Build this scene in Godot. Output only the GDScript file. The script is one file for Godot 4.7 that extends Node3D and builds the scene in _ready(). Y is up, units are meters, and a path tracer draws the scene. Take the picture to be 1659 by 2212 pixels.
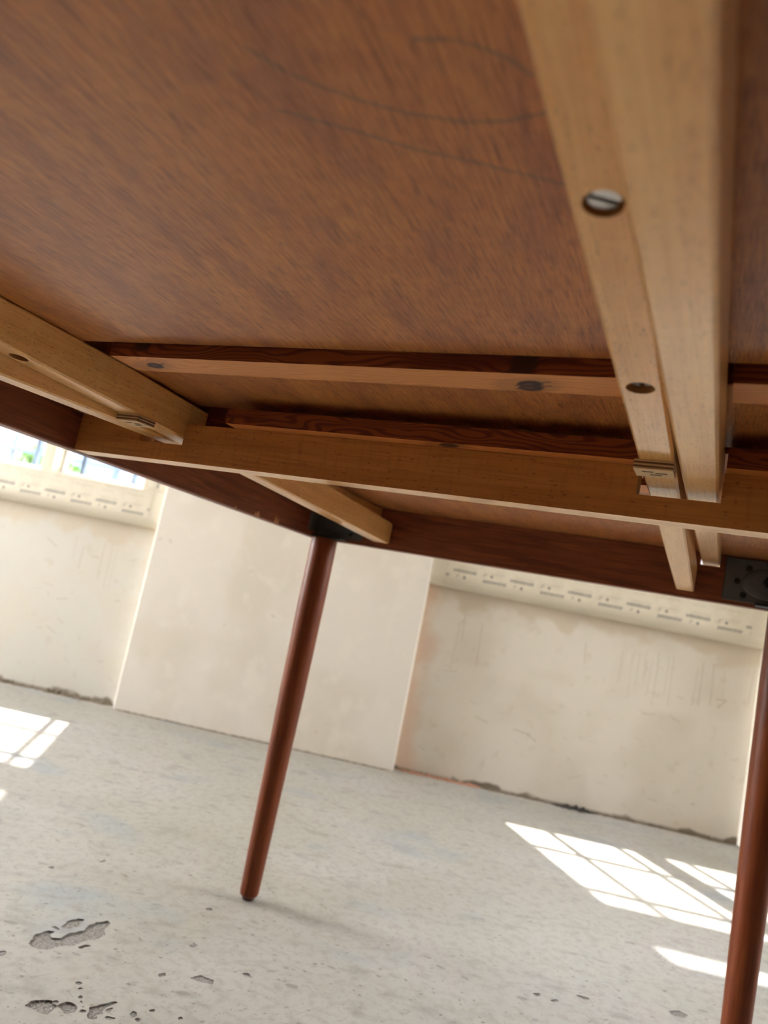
extends Node3D
# The underside of a draw-leaf table in a bare, half-renovated room with two tall windows.
# World: x runs along the window wall, y is up, the window wall lies towards -z. The table stands turned by 20 degrees.

const EYE := 0.515
const TURN := 20.0
const TABLE_X := -0.2955      # table centre, in table axes seen from the point on the floor below the camera
const TABLE_Z := 0.62
const SUN_DIR := Vector3(0.32, -2.05, 1.0)

var M := {}
var used_names := {}


# ------------------------------------------------------------------ naming and tagging
func numbered(called: String) -> String:
	if not used_names.has(called):
		used_names[called] = 0
		return called
	used_names[called] += 1
	return "%s_%03d" % [called, used_names[called]]

func tag(o: Node, label: String, category: String, group := "", kind := "") -> void:
	o.set_meta("label", label)
	if category: o.set_meta("category", category)
	if group: o.set_meta("group", group)
	if kind: o.set_meta("kind", kind)

func root(called: String, at: Vector3, label: String, category: String, group := "", kind := "") -> Node3D:
	var o := Node3D.new()
	o.name = numbered(called)
	o.position = at
	add_child(o)
	tag(o, label, category, group, kind)
	return o

func part(called: String, mesh: Mesh, m: Material, parent: Node) -> MeshInstance3D:
	var o := MeshInstance3D.new()
	o.name = numbered(called) if parent == self else called
	o.mesh = mesh
	o.material_override = null
	for i in mesh.get_surface_count():
		o.set_surface_override_material(i, m)
	o.cast_shadow = GeometryInstance3D.SHADOW_CASTING_SETTING_ON
	parent.add_child(o, true)
	return o


# ------------------------------------------------------------------ mesh building
func begin() -> SurfaceTool:
	var st := SurfaceTool.new()
	st.begin(Mesh.PRIMITIVE_TRIANGLES)
	return st

# one flat triangle turned towards hint; texture coordinates in metres, u along the grain g
func tri(st: SurfaceTool, a: Vector3, b: Vector3, c: Vector3, hint: Vector3, g: Vector3) -> void:
	var n := (b - a).cross(c - a)
	if n.length_squared() < 1e-16: return
	n = n.normalized()
	if n.dot(hint) < 0.0:
		var t := b
		b = c
		c = t
		n = -n
	var ua := g
	if absf(n.dot(g)) > 0.9:
		ua = Vector3.UP if absf(n.y) < 0.7 else Vector3.RIGHT
	var va := n.cross(ua).normalized()
	for p: Vector3 in [a, c, b]:
		st.set_normal(n)
		st.set_uv(Vector2(p.dot(ua), p.dot(va)))
		st.add_vertex(p)

func quad(st: SurfaceTool, a: Vector3, b: Vector3, c: Vector3, d: Vector3, hint: Vector3, g: Vector3) -> void:
	tri(st, a, b, c, hint, g)
	tri(st, a, c, d, hint, g)

# convex rings of the same size joined one after the other, closed at both ends
func loft(st: SurfaceTool, rings: Array, g: Vector3) -> void:
	var n: int = rings[0].size()
	var mids := []
	for r in rings:
		var s := Vector3.ZERO
		for p: Vector3 in r: s += p
		mids.append(s / n)
	for k in rings.size() - 1:
		var m: Vector3 = (mids[k] + mids[k + 1]) / 2.0
		for i in n:
			var j := (i + 1) % n
			var a: Vector3 = rings[k][i]
			var b: Vector3 = rings[k][j]
			var c: Vector3 = rings[k + 1][j]
			var d: Vector3 = rings[k + 1][i]
			quad(st, a, b, c, d, (a + b + c + d) / 4.0 - m, g)
	for e in [[0, 1], [rings.size() - 1, rings.size() - 2]]:
		var r = rings[e[0]]
		var hint: Vector3 = mids[e[0]] - mids[e[1]]
		for i in range(1, n - 1):
			tri(st, r[0], r[i], r[i + 1], hint, g)

# box with chamfered edges along the axis given by g, and at the ends
func bar(st: SurfaceTool, lo: Vector3, hi: Vector3, ch: float, g := Vector3.RIGHT) -> void:
	var ax := 0 if absf(g.x) > 0.5 else (1 if absf(g.y) > 0.5 else 2)
	var u := (ax + 1) % 3
	var v := (ax + 2) % 3
	var rings := []
	for s in [[0.0, ch], [ch, 0.0], [-ch, 0.0], [-0.0, ch]]:
		pass
	for k in 4:
		var along: float = [lo[ax], lo[ax] + ch, hi[ax] - ch, hi[ax]][k]
		var inset: float = ch if k == 0 or k == 3 else 0.0
		var r := PackedVector3Array()
		var c := ch * (0.6 if inset > 0.0 else 1.0)
		var u0 := lo[u] + inset
		var u1 := hi[u] - inset
		var v0 := lo[v] + inset
		var v1 := hi[v] - inset
		for q in [[u0 + c, v0], [u1 - c, v0], [u1, v0 + c], [u1, v1 - c], [u1 - c, v1], [u0 + c, v1], [u0, v1 - c], [u0, v0 + c]]:
			var p := Vector3.ZERO
			p[ax] = along
			p[u] = q[0]
			p[v] = q[1]
			r.append(p)
		rings.append(r)
	loft(st, rings, g)

func bar_mesh(lo: Vector3, hi: Vector3, ch: float, g := Vector3.RIGHT) -> Mesh:
	var st := begin()
	bar(st, lo, hi, ch, g)
	return st.commit()

# a board whose near face (towards +z) has shade put into its colour, other faces left pale
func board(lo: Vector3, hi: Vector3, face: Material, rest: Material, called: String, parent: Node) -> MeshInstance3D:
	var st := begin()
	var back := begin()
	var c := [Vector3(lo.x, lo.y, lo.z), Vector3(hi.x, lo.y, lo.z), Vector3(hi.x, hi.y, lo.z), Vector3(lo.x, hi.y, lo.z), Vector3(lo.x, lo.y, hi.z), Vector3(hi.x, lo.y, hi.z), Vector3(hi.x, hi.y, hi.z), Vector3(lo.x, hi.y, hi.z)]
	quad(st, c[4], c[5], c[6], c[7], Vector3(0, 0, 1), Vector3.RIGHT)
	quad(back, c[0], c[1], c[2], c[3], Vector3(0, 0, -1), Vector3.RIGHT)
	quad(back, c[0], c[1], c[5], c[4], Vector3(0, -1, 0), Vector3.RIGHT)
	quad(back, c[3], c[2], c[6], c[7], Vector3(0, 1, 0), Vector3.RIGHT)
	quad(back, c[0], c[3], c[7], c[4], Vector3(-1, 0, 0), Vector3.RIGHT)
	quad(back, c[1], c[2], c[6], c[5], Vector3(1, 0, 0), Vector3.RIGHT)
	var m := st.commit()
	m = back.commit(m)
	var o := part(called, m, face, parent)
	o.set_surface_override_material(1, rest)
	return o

# an outline (x, y) carried from z0 to z1; may be concave
func prism(st: SurfaceTool, poly: PackedVector2Array, z0: float, z1: float, g: Vector3, turn := Basis.IDENTITY, at := Vector3.ZERO, under: SurfaceTool = null) -> void:
	if Geometry2D.is_polygon_clockwise(poly): poly.reverse()
	var idx := Geometry2D.triangulate_polygon(poly)
	for e in [[z0, -1.0], [z1, 1.0]]:
		for i in range(0, idx.size(), 3):
			var q := []
			for k in 3: q.append(turn * Vector3(poly[idx[i + k]].x, poly[idx[i + k]].y, e[0]) + at)
			tri(st, q[0], q[1], q[2], turn * Vector3(0, 0, e[1] * signf(z1 - z0)), g)
	# outward side of each edge, from the winding of the outline
	var area := 0.0
	for i in poly.size():
		area += poly[i].cross(poly[(i + 1) % poly.size()])
	for i in poly.size():
		var a := poly[i]
		var b := poly[(i + 1) % poly.size()]
		var o := Vector2(b.y - a.y, a.x - b.x) * signf(area)
		quad(under if under and o.y < -0.5 * o.length() else st, turn * Vector3(a.x, a.y, z0) + at, turn * Vector3(b.x, b.y, z0) + at, turn * Vector3(b.x, b.y, z1) + at, turn * Vector3(a.x, a.y, z1) + at, turn * Vector3(o.x, o.y, 0), g)

# a turned shape round the y axis; profile of (radius, height)
func lathe(st: SurfaceTool, profile: PackedVector2Array, n: int, turn := Basis.IDENTITY, at := Vector3.ZERO) -> void:
	var along := 0.0
	for k in profile.size() - 1:
		var p := profile[k]
		var q := profile[k + 1]
		var d := q - p
		var nn := Vector2(d.y, -d.x).normalized()
		for i in n:
			var vs := []
			for e in [[p, i], [p, i + 1], [q, i + 1], [q, i]]:
				var t: float = TAU * e[1] / n
				var dirv := Vector3(cos(t), 0, sin(t))
				vs.append([turn * (dirv * e[0].x + Vector3(0, e[0].y, 0)) + at, turn * (dirv * nn.x + Vector3(0, nn.y, 0)), Vector2(along if e[0] == p else along + d.length(), TAU * e[1] / n * 0.02)])
			for f in [[0, 1, 2], [0, 2, 3]]:
				var a: Vector3 = vs[f[0]][0]
				var b: Vector3 = vs[f[1]][0]
				var c: Vector3 = vs[f[2]][0]
				if (b - a).cross(c - a).length_squared() < 1e-18: continue
				var order = [f[0], f[1], f[2]] if (b - a).cross(c - a).dot(vs[f[0]][1] + vs[f[2]][1]) < 0.0 else [f[0], f[2], f[1]]
				for j in order:
					st.set_normal(vs[j][1])
					st.set_uv(vs[j][2])
					st.add_vertex(vs[j][0])
		along += d.length()


# ------------------------------------------------------------------ textures
func cells(rng_seed: int, w: int, h: int, cx: int, cy: int) -> PackedByteArray:
	var rng := RandomNumberGenerator.new()
	rng.seed = rng_seed
	var b := PackedByteArray()
	b.resize(cx * cy)
	for i in b.size(): b[i] = rng.randi() & 255
	var im := Image.create_from_data(cx, cy, false, Image.FORMAT_L8, b)
	im.resize(w, h, Image.INTERPOLATE_CUBIC)
	return im.get_data()

func nz(rng_seed: int, w: int, h: int, fx: float, fy: float, octaves := 3) -> PackedByteArray:
	var f := FastNoiseLite.new()
	f.seed = rng_seed
	f.noise_type = FastNoiseLite.TYPE_SIMPLEX_SMOOTH
	f.fractal_octaves = octaves
	var k := 12.0
	f.frequency = 1.0 / k
	var im := f.get_seamless_image(clampi(int(fx * k), 8, 2048), clampi(int(fy * k), 8, 2048))
	im.convert(Image.FORMAT_L8)
	im.resize(w, h, Image.INTERPOLATE_CUBIC)
	return im.get_data()

# layers: [bytes, colour, low, high, strength]: where the byte rises from low to high the colour comes in
func blend(w: int, h: int, base: Color, layers: Array, repeat_mips := true) -> ImageTexture:
	var luts := []
	for l in layers:
		var t := PackedFloat32Array()
		t.resize(256)
		for i in 256: t[i] = clampf((i - float(l[2])) / (float(l[3]) - float(l[2])), 0.0, 1.0) * float(l[4])
		luts.append(t)
	var out := PackedByteArray()
	out.resize(w * h * 3)
	var n := w * h
	var rr := PackedFloat32Array()
	var gg := PackedFloat32Array()
	var bb := PackedFloat32Array()
	rr.resize(n)
	gg.resize(n)
	bb.resize(n)
	rr.fill(base.r * 255.0)
	gg.fill(base.g * 255.0)
	bb.fill(base.b * 255.0)
	for k in layers.size():
		var data: PackedByteArray = layers[k][0]
		var lut: PackedFloat32Array = luts[k]
		var cr: float = layers[k][1].r * 255.0
		var cg: float = layers[k][1].g * 255.0
		var cb: float = layers[k][1].b * 255.0
		for i in n:
			var t := lut[data[i]]
			if t > 0.0:
				rr[i] += (cr - rr[i]) * t
				gg[i] += (cg - gg[i]) * t
				bb[i] += (cb - bb[i]) * t
	for i in n:
		out[i * 3] = int(rr[i])
		out[i * 3 + 1] = int(gg[i])
		out[i * 3 + 2] = int(bb[i])
	return ImageTexture.create_from_image(Image.create_from_data(w, h, false, Image.FORMAT_RGB8, out))

# soft ellipse into a mask
func blot(mask: PackedByteArray, w: int, h: int, cx: float, cy: float, rx: float, ry: float, ang: float, v: float) -> void:
	var r := maxf(rx, ry) + 1.0
	var ca := cos(ang)
	var sa := sin(ang)
	for y in range(maxi(0, int(cy - r)), mini(h, int(cy + r) + 1)):
		for x in range(maxi(0, int(cx - r)), mini(w, int(cx + r) + 1)):
			var dx := x - cx
			var dy := y - cy
			var a := (dx * ca + dy * sa) / rx
			var b := (-dx * sa + dy * ca) / ry
			var q := 1.0 - (a * a + b * b)
			if q > 0.0:
				mask[y * w + x] = mini(255, maxi(mask[y * w + x], int(v * minf(1.0, q * 2.0))))

func stroke(mask: PackedByteArray, w: int, h: int, pts: PackedVector2Array, r: float, v: float, rng: RandomNumberGenerator) -> void:
	for i in pts.size() - 1:
		var d := pts[i].distance_to(pts[i + 1])
		var steps := maxi(1, int(d / (r * 0.6)))
		for k in steps:
			var p := pts[i].lerp(pts[i + 1], float(k) / steps)
			blot(mask, w, h, p.x + rng.randf_range(-0.3, 0.3) * r, p.y + rng.randf_range(-0.3, 0.3) * r, r, r, 0.0, v * rng.randf_range(0.55, 1.0))

func blank(w: int, h: int) -> PackedByteArray:
	var b := PackedByteArray()
	b.resize(w * h)
	return b

func mat(called: String, color: Color, rough: float, tex: Texture2D = null, size := Vector2.ONE, metal := 0.0, spec := 0.5) -> StandardMaterial3D:
	var m := StandardMaterial3D.new()
	m.resource_name = called
	m.albedo_color = color
	m.roughness = rough
	m.metallic = metal
	m.metallic_specular = spec
	if tex:
		m.albedo_texture = tex
		m.uv1_scale = Vector3(1.0 / size.x, 1.0 / size.y, 1.0)
	return m

func world_mat(called: String, color: Color, rough: float, tex: Texture2D, metres: float) -> StandardMaterial3D:
	var m := mat(called, color, rough)
	m.albedo_texture = tex
	m.uv1_triplanar = true
	m.uv1_world_triplanar = true
	m.uv1_triplanar_sharpness = 8.0
	m.uv1_scale = Vector3.ONE / metres
	return m

func c8(r: int, g: int, b: int) -> Color:
	return Color(r / 255.0, g / 255.0, b / 255.0)


func make_materials() -> void:
	var rng := RandomNumberGenerator.new()
	rng.seed = 11
	# --- veneer under leaves and centre board: 0.55 m along the grain, 0.9 m across
	var w := 1024
	var h := 2048
	var pencil := blank(w, h)
	var vx := func(x: float, z: float) -> Vector2: return Vector2((z / 1000.0) / 0.55 * w, ((x / 1000.0 - TABLE_X + 0.45) / 0.9) * h)
	var lines := [
		[[-183, 213], [-170, 221], [-154, 231], [-135, 244], [-109, 257], [-81, 273], [-60, 284]],
		[[-177, 182], [-169, 194], [-159, 204], [-146, 214], [-131, 223], [-111, 231], [-95, 233], [-81, 231], [-66, 224]],
		[[-115, 190], [-104, 192], [-96, 196], [-87, 203], [-80, 213]],
	]
	for l in lines:
		var pts := PackedVector2Array()
		for p in l: pts.append((vx as Callable).call(float(p[0]), float(p[1])))
		stroke(pencil, w, h, pts, 2.2, 190.0, rng)
	var fine := cells(5, w, h, 44, 1800)
	var fine2 := cells(6, w, h, 80, 2048)
	M.veneer_tex = blend(w, h, c8(190, 119, 62), [
		[nz(7, w, h, 2.0, 7.0, 3), c8(204, 134, 66), 110, 200, 0.75],
		[nz(8, w, h, 4.0, 22.0, 3), c8(158, 94, 58), 120, 210, 0.7],
		[nz(17, w, h, 34.0, 60.0, 2), c8(142, 82, 50), 120, 220, 0.25],
		[fine, c8(120, 66, 40), 120, 250, 0.6],
		[fine2, c8(222, 158, 98), 150, 255, 0.4],
		[cells(9, w, h, 70, 1700), c8(92, 50, 32), 205, 250, 0.45],
		[pencil, c8(84, 78, 72), 0, 255, 0.58],
	])
	# --- beech of the runners: 0.7 m along the grain, 0.15 m across
	w = 1024
	h = 256
	var fleck := blank(w, h)
	for i in 700:
		blot(fleck, w, h, rng.randf() * w, rng.randf() * h, rng.randf_range(1.2, 3.6), rng.randf_range(0.7, 1.3), rng.randf_range(-0.12, 0.12), rng.randf_range(90, 230))
	var cross_figure := nz(21, w, h, 46.0, 3.0, 2)
	M.beech_tex = blend(w, h, c8(240, 186, 112), [
		[nz(22, w, h, 2.5, 6.0, 3), c8(226, 166, 94), 100, 200, 0.7],
		[cells(23, w, h, 26, 200), c8(206, 144, 82), 120, 250, 0.45],
		[cross_figure, c8(248, 204, 138), 135, 220, 0.18],
		[cells(24, w, h, 260, 250), c8(120, 80, 52), 215, 255, 0.4],
	])
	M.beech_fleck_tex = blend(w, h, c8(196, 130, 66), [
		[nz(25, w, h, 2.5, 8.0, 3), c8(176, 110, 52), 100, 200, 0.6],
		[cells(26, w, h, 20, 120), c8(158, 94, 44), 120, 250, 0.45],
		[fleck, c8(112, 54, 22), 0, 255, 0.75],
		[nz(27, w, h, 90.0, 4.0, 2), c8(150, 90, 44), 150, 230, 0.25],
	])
	# --- knotty pine of the battens: 0.8 m along, 0.08 m across
	w = 1536
	h = 160
	var ringw := nz(31, w, h, 5.0, 2.0, 3)
	var ring := blank(w, h)
	var knot := blank(w, h)
	var halo := blank(w, h)
	var core := blank(w, h)
	var knots := [[0.156, 0.0613], [-0.182, 0.0604], [0.155, 0.054]]
	for y in h:
		for x in w:
			var u := (float(x) / w) * 0.8 - 0.4
			var v := float(y) / h * 0.08
			var warp := (ringw[y * w + x] - 128) / 255.0 * 0.02
			for kn in knots:
				var du: float = (u - kn[0]) / 0.03
				var dv: float = (v - kn[1])
				warp += exp(-du * du) * clampf(dv, -0.01, 0.01) * -0.6 * exp(-absf(dv) / 0.02)
			ring[y * w + x] = int(127.0 + 127.0 * sin((v + warp) * 1400.0))
	for kn in knots:
		var kx: float = (kn[0] + 0.4) / 0.8 * w
		var ky: float = kn[1] / 0.08 * h
		blot(halo, w, h, kx - 6.0, ky, 56.0, 26.0, 0.25, 200.0)
		blot(knot, w, h, kx, ky, 21.0, 14.0, 0.35, 255.0)
		blot(core, w, h, kx - 3.0, ky - 1.0, 9.0, 4.0, 0.35, 230.0)
		stroke(knot, w, h, PackedVector2Array([Vector2(kx - 22, ky - 8), Vector2(kx, ky + 2), Vector2(kx + 30, ky + 12)]), 1.6, 255.0, rng)
	M.pine_tex = blend(w, h, c8(214, 142, 76), [
		[ring, c8(186, 110, 52), 150, 255, 0.55],
		[cells(32, w, h, 30, 150), c8(196, 124, 64), 130, 250, 0.4],
		[halo, c8(140, 92, 56), 0, 255, 0.45],
		[knot, c8(44, 22, 12), 0, 255, 0.96],
		[core, c8(116, 58, 26), 0, 255, 0.7],
	])
	M.pine_shaded_tex = blend(w, h, c8(136, 66, 24), [
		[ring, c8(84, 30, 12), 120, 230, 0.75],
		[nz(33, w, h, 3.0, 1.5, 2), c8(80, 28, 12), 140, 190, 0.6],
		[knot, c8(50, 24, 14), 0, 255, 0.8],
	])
	# --- teak of aprons and legs: 0.5 m along, 0.12 m across
	w = 768
	h = 192
	M.teak_tex = blend(w, h, c8(132, 74, 46), [
		[nz(41, w, h, 2.0, 7.0, 3), c8(104, 54, 34), 100, 200, 0.8],
		[cells(42, w, h, 22, 150), c8(84, 42, 26), 130, 250, 0.5],
		[nz(43, w, h, 3.0, 14.0, 2), c8(160, 92, 56), 150, 220, 0.5],
	])
	M.leg_tex = blend(w, h, c8(114, 54, 20), [
		[nz(44, w, h, 2.0, 9.0, 3), c8(98, 42, 14), 100, 200, 0.8],
		[cells(45, w, h, 18, 150), c8(78, 32, 12), 130, 250, 0.5],
	])
	# --- worn screed of the floor: 3 m
	w = 1536
	h = 1536
	var specks := blank(w, h)
	for i in 5200:
		var big := rng.randf()
		blot(specks, w, h, rng.randf() * w, rng.randf() * h, rng.randf_range(0.8, 2.0) + 5.0 * pow(big, 9.0), rng.randf_range(0.6, 1.3) + 2.2 * pow(big, 9.0), rng.randf_range(-0.5, 0.5), rng.randf_range(70, 230))
	var scratch := blank(w, h)
	for i in 170:
		var p := Vector2(rng.randf() * w, rng.randf() * h)
		var q := p + Vector2.from_angle(rng.randf_range(-0.7, 0.5)) * rng.randf_range(15, 80)
		stroke(scratch, w, h, PackedVector2Array([p, p.lerp(q, 0.5) + Vector2(rng.randf_range(-3, 3), rng.randf_range(-3, 3)), q]), 0.9, 110.0, rng)
	M.floor_tex = blend(w, h, c8(194, 186, 174), [
		[nz(51, w, h, 3.0, 3.0, 4), c8(180, 170, 156), 110, 200, 0.8],
		[nz(52, w, h, 5.0, 7.0, 4), c8(202, 193, 186), 130, 200, 0.6],
		[nz(53, w, h, 8.0, 10.0, 4), c8(170, 172, 174), 172, 225, 0.7],
		[nz(54, w, h, 60.0, 90.0, 4), c8(160, 150, 138), 150, 230, 0.22],
		[nz(55, w, h, 24.0, 40.0, 4), c8(160, 152, 142), 170, 215, 0.6],
		[specks, c8(130, 124, 116), 0, 255, 0.7],
		[scratch, c8(150, 143, 136), 0, 255, 0.7],
	])
	# fine wear on the screed: 0.8 m
	w = 1024
	h = 1024
	var pits := blank(w, h)
	for i in 2600:
		var big2 := pow(rng.randf(), 6.0)
		blot(pits, w, h, rng.randf_range(8, w - 8), rng.randf_range(8, h - 8), rng.randf_range(0.7, 1.6) + 4.0 * big2, rng.randf_range(0.6, 1.2) + 2.0 * big2, rng.randf_range(-0.7, 0.7), rng.randf_range(60, 220))
	for i in 160:
		var p2 := Vector2(rng.randf_range(60, w - 60), rng.randf_range(60, h - 60))
		var q2 := p2 + Vector2.from_angle(rng.randf_range(-0.9, 0.9)) * rng.randf_range(10, 50)
		stroke(pits, w, h, PackedVector2Array([p2, q2]), 0.8, rng.randf_range(60, 110), rng)
	M.floor_fine = blend(w, h, c8(255, 255, 255), [
		[nz(56, w, h, 30.0, 30.0, 4), c8(232, 230, 227), 130, 220, 0.8],
		[nz(57, w, h, 90.0, 90.0, 3), c8(216, 212, 208), 165, 225, 0.6],
		[pits, c8(128, 122, 116), 0, 255, 0.85],
	])
	w = 512
	h = 512
	M.grit_tex = blend(w, h, c8(126, 123, 117), [
		[nz(61, w, h, 40.0, 40.0, 4), c8(98, 94, 88), 110, 200, 0.9],
		[cells(62, w, h, 256, 256), c8(180, 177, 170), 150, 255, 0.6],
		[cells(63, w, h, 200, 200), c8(92, 88, 84), 205, 255, 0.7],
	])
	M.grit_height = ImageTexture.create_from_image(Image.create_from_data(w, h, false, Image.FORMAT_L8, nz(64, w, h, 70.0, 70.0, 4)))
	# --- lime-washed plaster
	w = 1024
	h = 1024
	var marks := blank(w, h)
	for i in 90:
		blot(marks, w, h, rng.randf() * w, rng.randf() * h, rng.randf_range(2, 7), rng.randf_range(1.5, 4), rng.randf() * 3.0, rng.randf_range(30, 120))
	M.plaster_tex = blend(w, h, c8(225, 218, 206), [
		[nz(71, w, h, 3.0, 3.0, 4), c8(216, 207, 191), 110, 200, 0.8],
		[nz(72, w, h, 14.0, 12.0, 4), c8(232, 226, 212), 150, 215, 0.5],
		[marks, c8(170, 158, 138), 0, 255, 0.6],
	])
	# --- niche wall below a window, with damp edges, drips and scuffs; row 0 lies at the floor. 1.2 m by 0.7 m
	for kind in 2:
		w = 1024
		h = 600
		var edge := blank(w, h)
		var pink := blank(w, h)
		var drip := blank(w, h)
		var dirt := blank(w, h)
		var nn := nz(81 + kind, w, h, 7.0, 4.0, 4)
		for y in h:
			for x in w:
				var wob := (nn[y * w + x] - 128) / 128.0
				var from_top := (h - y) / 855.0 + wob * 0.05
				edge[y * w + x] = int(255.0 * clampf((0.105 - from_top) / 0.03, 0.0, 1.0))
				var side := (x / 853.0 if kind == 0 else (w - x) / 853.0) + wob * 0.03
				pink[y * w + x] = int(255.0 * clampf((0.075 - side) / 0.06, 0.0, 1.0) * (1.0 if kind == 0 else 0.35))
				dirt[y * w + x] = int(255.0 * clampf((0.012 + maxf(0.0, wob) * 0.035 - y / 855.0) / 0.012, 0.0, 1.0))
		for i in (26 if kind == 0 else 5):
			var px := rng.randf_range(0.55, 0.95) * w if i < 18 else rng.randf() * w
			var py := h - rng.randf_range(0.11, 0.16) * 855.0
			stroke(drip, w, h, PackedVector2Array([Vector2(px, py), Vector2(px + rng.randf_range(-6, 6), py - rng.randf_range(30, 150))]), rng.randf_range(1.5, 2.6), rng.randf_range(50, 120), rng)
		for i in 34:
			var p := Vector2(rng.randf() * w, rng.randf_range(0.1, 0.8) * h)
			stroke(drip, w, h, PackedVector2Array([p, p + Vector2.from_angle(rng.randf_range(-0.6, 0.6)) * rng.randf_range(6, 46)]), rng.randf_range(1.2, 2.8), rng.randf_range(50, 150), rng)
		if kind == 0:
			stroke(drip, w, h, PackedVector2Array([Vector2(895, 395), Vector2(925, 396), Vector2(905, 372), Vector2(903, 380)]), 2.4, 190.0, rng)
			stroke(drip, w, h, PackedVector2Array([Vector2(330, 186), Vector2(372, 181), Vector2(400, 164)]), 2.4, 170.0, rng)
		M["niche_tex_%d" % kind] = blend(w, h, c8(226, 219, 206) if kind == 0 else c8(212, 208, 196), [
			[nz(85 + kind, w, h, 3.0, 2.0, 4), c8(214, 205, 189), 110, 210, 0.7],
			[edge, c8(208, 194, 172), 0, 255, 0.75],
			[nz(87 + kind, w, h, 16.0, 9.0, 4), c8(200, 188, 168), 185, 230, 0.3],
			[pink, c8(212, 178, 152), 0, 255, 0.7],
			[drip, c8(160, 146, 128), 0, 255, 0.55],
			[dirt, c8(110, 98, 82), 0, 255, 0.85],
		])
	# --- printed protective film on the window frames: 0.206 m by 0.1 m repeat, lettering too small to read
	w = 512
	h = 256
	var ink := blank(w, h)
	var grey := blank(w, h)
	var word := func(x: int, y: int, n: int) -> void:
		for i in n:
			var hh := rng.randf_range(20, 30)
			var xx := x + i * 11.0
			stroke(ink, w, h, PackedVector2Array([Vector2(xx, y - hh / 2), Vector2(xx + 3, y + hh / 2)]), 3.0, 215.0, rng)
			if rng.randf() < 0.7:
				var yy: float = y + hh * [0.0, 0.42, -0.42][i % 3]
				stroke(ink, w, h, PackedVector2Array([Vector2(xx, yy), Vector2(xx + 9, yy)]), 2.6, 205.0, rng)
	for r in [[24, 118], [262, 171]]:
		(word as Callable).call(r[0], r[1], 19)
		# small tick and blot that follow each word
		var tx := (int(r[0]) + 268) % 512
		stroke(ink, w, h, PackedVector2Array([Vector2(tx, r[1] - 12), Vector2(tx + 26, r[1] + 12)]), 3.0, 120.0, rng)
		stroke(ink, w, h, PackedVector2Array([Vector2(tx + 2, r[1] + 10), Vector2(tx + 24, r[1] + 12)]), 2.5, 110.0, rng)
		blot(ink, w, h, tx + 74.0, r[1] - 2.0, 13.0, 15.0, 0.3, 150.0)
	for r in [[60, 80, 200], [330, 72, 120], [40, 40, 150], [300, 30, 110], [30, 205, 180], [300, 212, 170]]:
		for i in 3:
			stroke(grey, w, h, PackedVector2Array([Vector2(r[0], r[1] - i * 7), Vector2(r[0] + r[2], r[1] - i * 7)]), 2.2, rng.randf_range(70, 150), rng)
	M.film_tex = blend(w, h, c8(226, 218, 198), [
		[nz(91, w, h, 3.0, 2.0, 3), c8(216, 206, 184), 120, 210, 0.6],
		[grey, c8(150, 146, 136), 0, 255, 0.6],
		[ink, c8(48, 46, 44), 0, 255, 0.95],
	])

	# --- materials
	M.veneer = mat("mahogany veneer", Color.WHITE, 0.42, M.veneer_tex, Vector2(0.55, 0.9), 0.0, 0.5)
	M.veneer.uv1_scale = Vector3(-1.0 / 0.55, -1.0 / 0.9, 1)
	M.veneer.uv1_offset = Vector3(TABLE_Z / 0.55, 0.5, 0)
	M.beech = mat("beech", Color.WHITE, 0.34, M.beech_tex, Vector2(0.7, 0.15))
	M.beech.clearcoat_enabled = true
	M.beech.clearcoat = 0.5
	M.beech.clearcoat_roughness = 0.22
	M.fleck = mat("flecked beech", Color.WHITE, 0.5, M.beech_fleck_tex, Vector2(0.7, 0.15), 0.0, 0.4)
	M.pine = mat("pine", Color.WHITE, 0.5, M.pine_tex, Vector2(0.8, 0.08), 0.0, 0.4)
	M.pine.uv1_offset = Vector3(0.5, 0, 0)
	M.pine_shaded = mat("heart pine", Color.WHITE, 0.5, M.pine_shaded_tex, Vector2(0.8, 0.08), 0.0, 0.4)  # for near faces only: pine darkened to carry their shade
	M.pine_shaded.uv1_offset = Vector3(0.5, 0, 0)
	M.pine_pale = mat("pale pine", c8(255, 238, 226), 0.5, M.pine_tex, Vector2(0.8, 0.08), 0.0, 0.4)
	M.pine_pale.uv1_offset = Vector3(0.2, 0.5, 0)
	M.teak = mat("teak", Color.WHITE, 0.45, M.teak_tex, Vector2(0.5, 0.12), 0.0, 0.4)
	M.leg = mat("turned teak", Color.WHITE, 0.4, M.leg_tex, Vector2(0.5, 0.12), 0.0, 0.35)
	M.hole = mat("drilled beech", c8(150, 96, 44), 0.8)
	M.ply_light = mat("birch ply", c8(206, 170, 122), 0.6)
	M.ply_dark = mat("birch ply across the grain", c8(112, 74, 42), 0.7)
	M.raw = mat("bare wood", c8(206, 150, 100), 0.7)
	M.iron = mat("blackened steel", c8(88, 90, 88), 0.5, null, Vector2.ONE, 0.3)
	M.iron_dark = mat("dark steel", c8(24, 24, 24), 0.55, null, Vector2.ONE, 0.3)
	M.zinc = mat("bright zinc", c8(214, 210, 202), 0.32, null, Vector2.ONE, 0.85)
	M.slot = mat("slot", c8(28, 22, 18), 0.8)
	M.glide = mat("brown glide", c8(66, 34, 20), 0.5)
	M.staple = mat("dull wire", c8(86, 74, 58), 0.5, null, Vector2.ONE, 0.4)
	M.floor = world_mat("worn screed", c8(194, 198, 199), 0.55, M.floor_tex, 3.0)
	M.floor.detail_enabled = true
	M.floor.detail_blend_mode = BaseMaterial3D.BLEND_MODE_MUL
	M.floor.detail_uv_layer = BaseMaterial3D.DETAIL_UV_2
	M.floor.detail_albedo = M.floor_fine
	M.floor.uv2_triplanar = true
	M.floor.uv2_world_triplanar = true
	M.floor.uv2_triplanar_sharpness = 8.0
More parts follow.
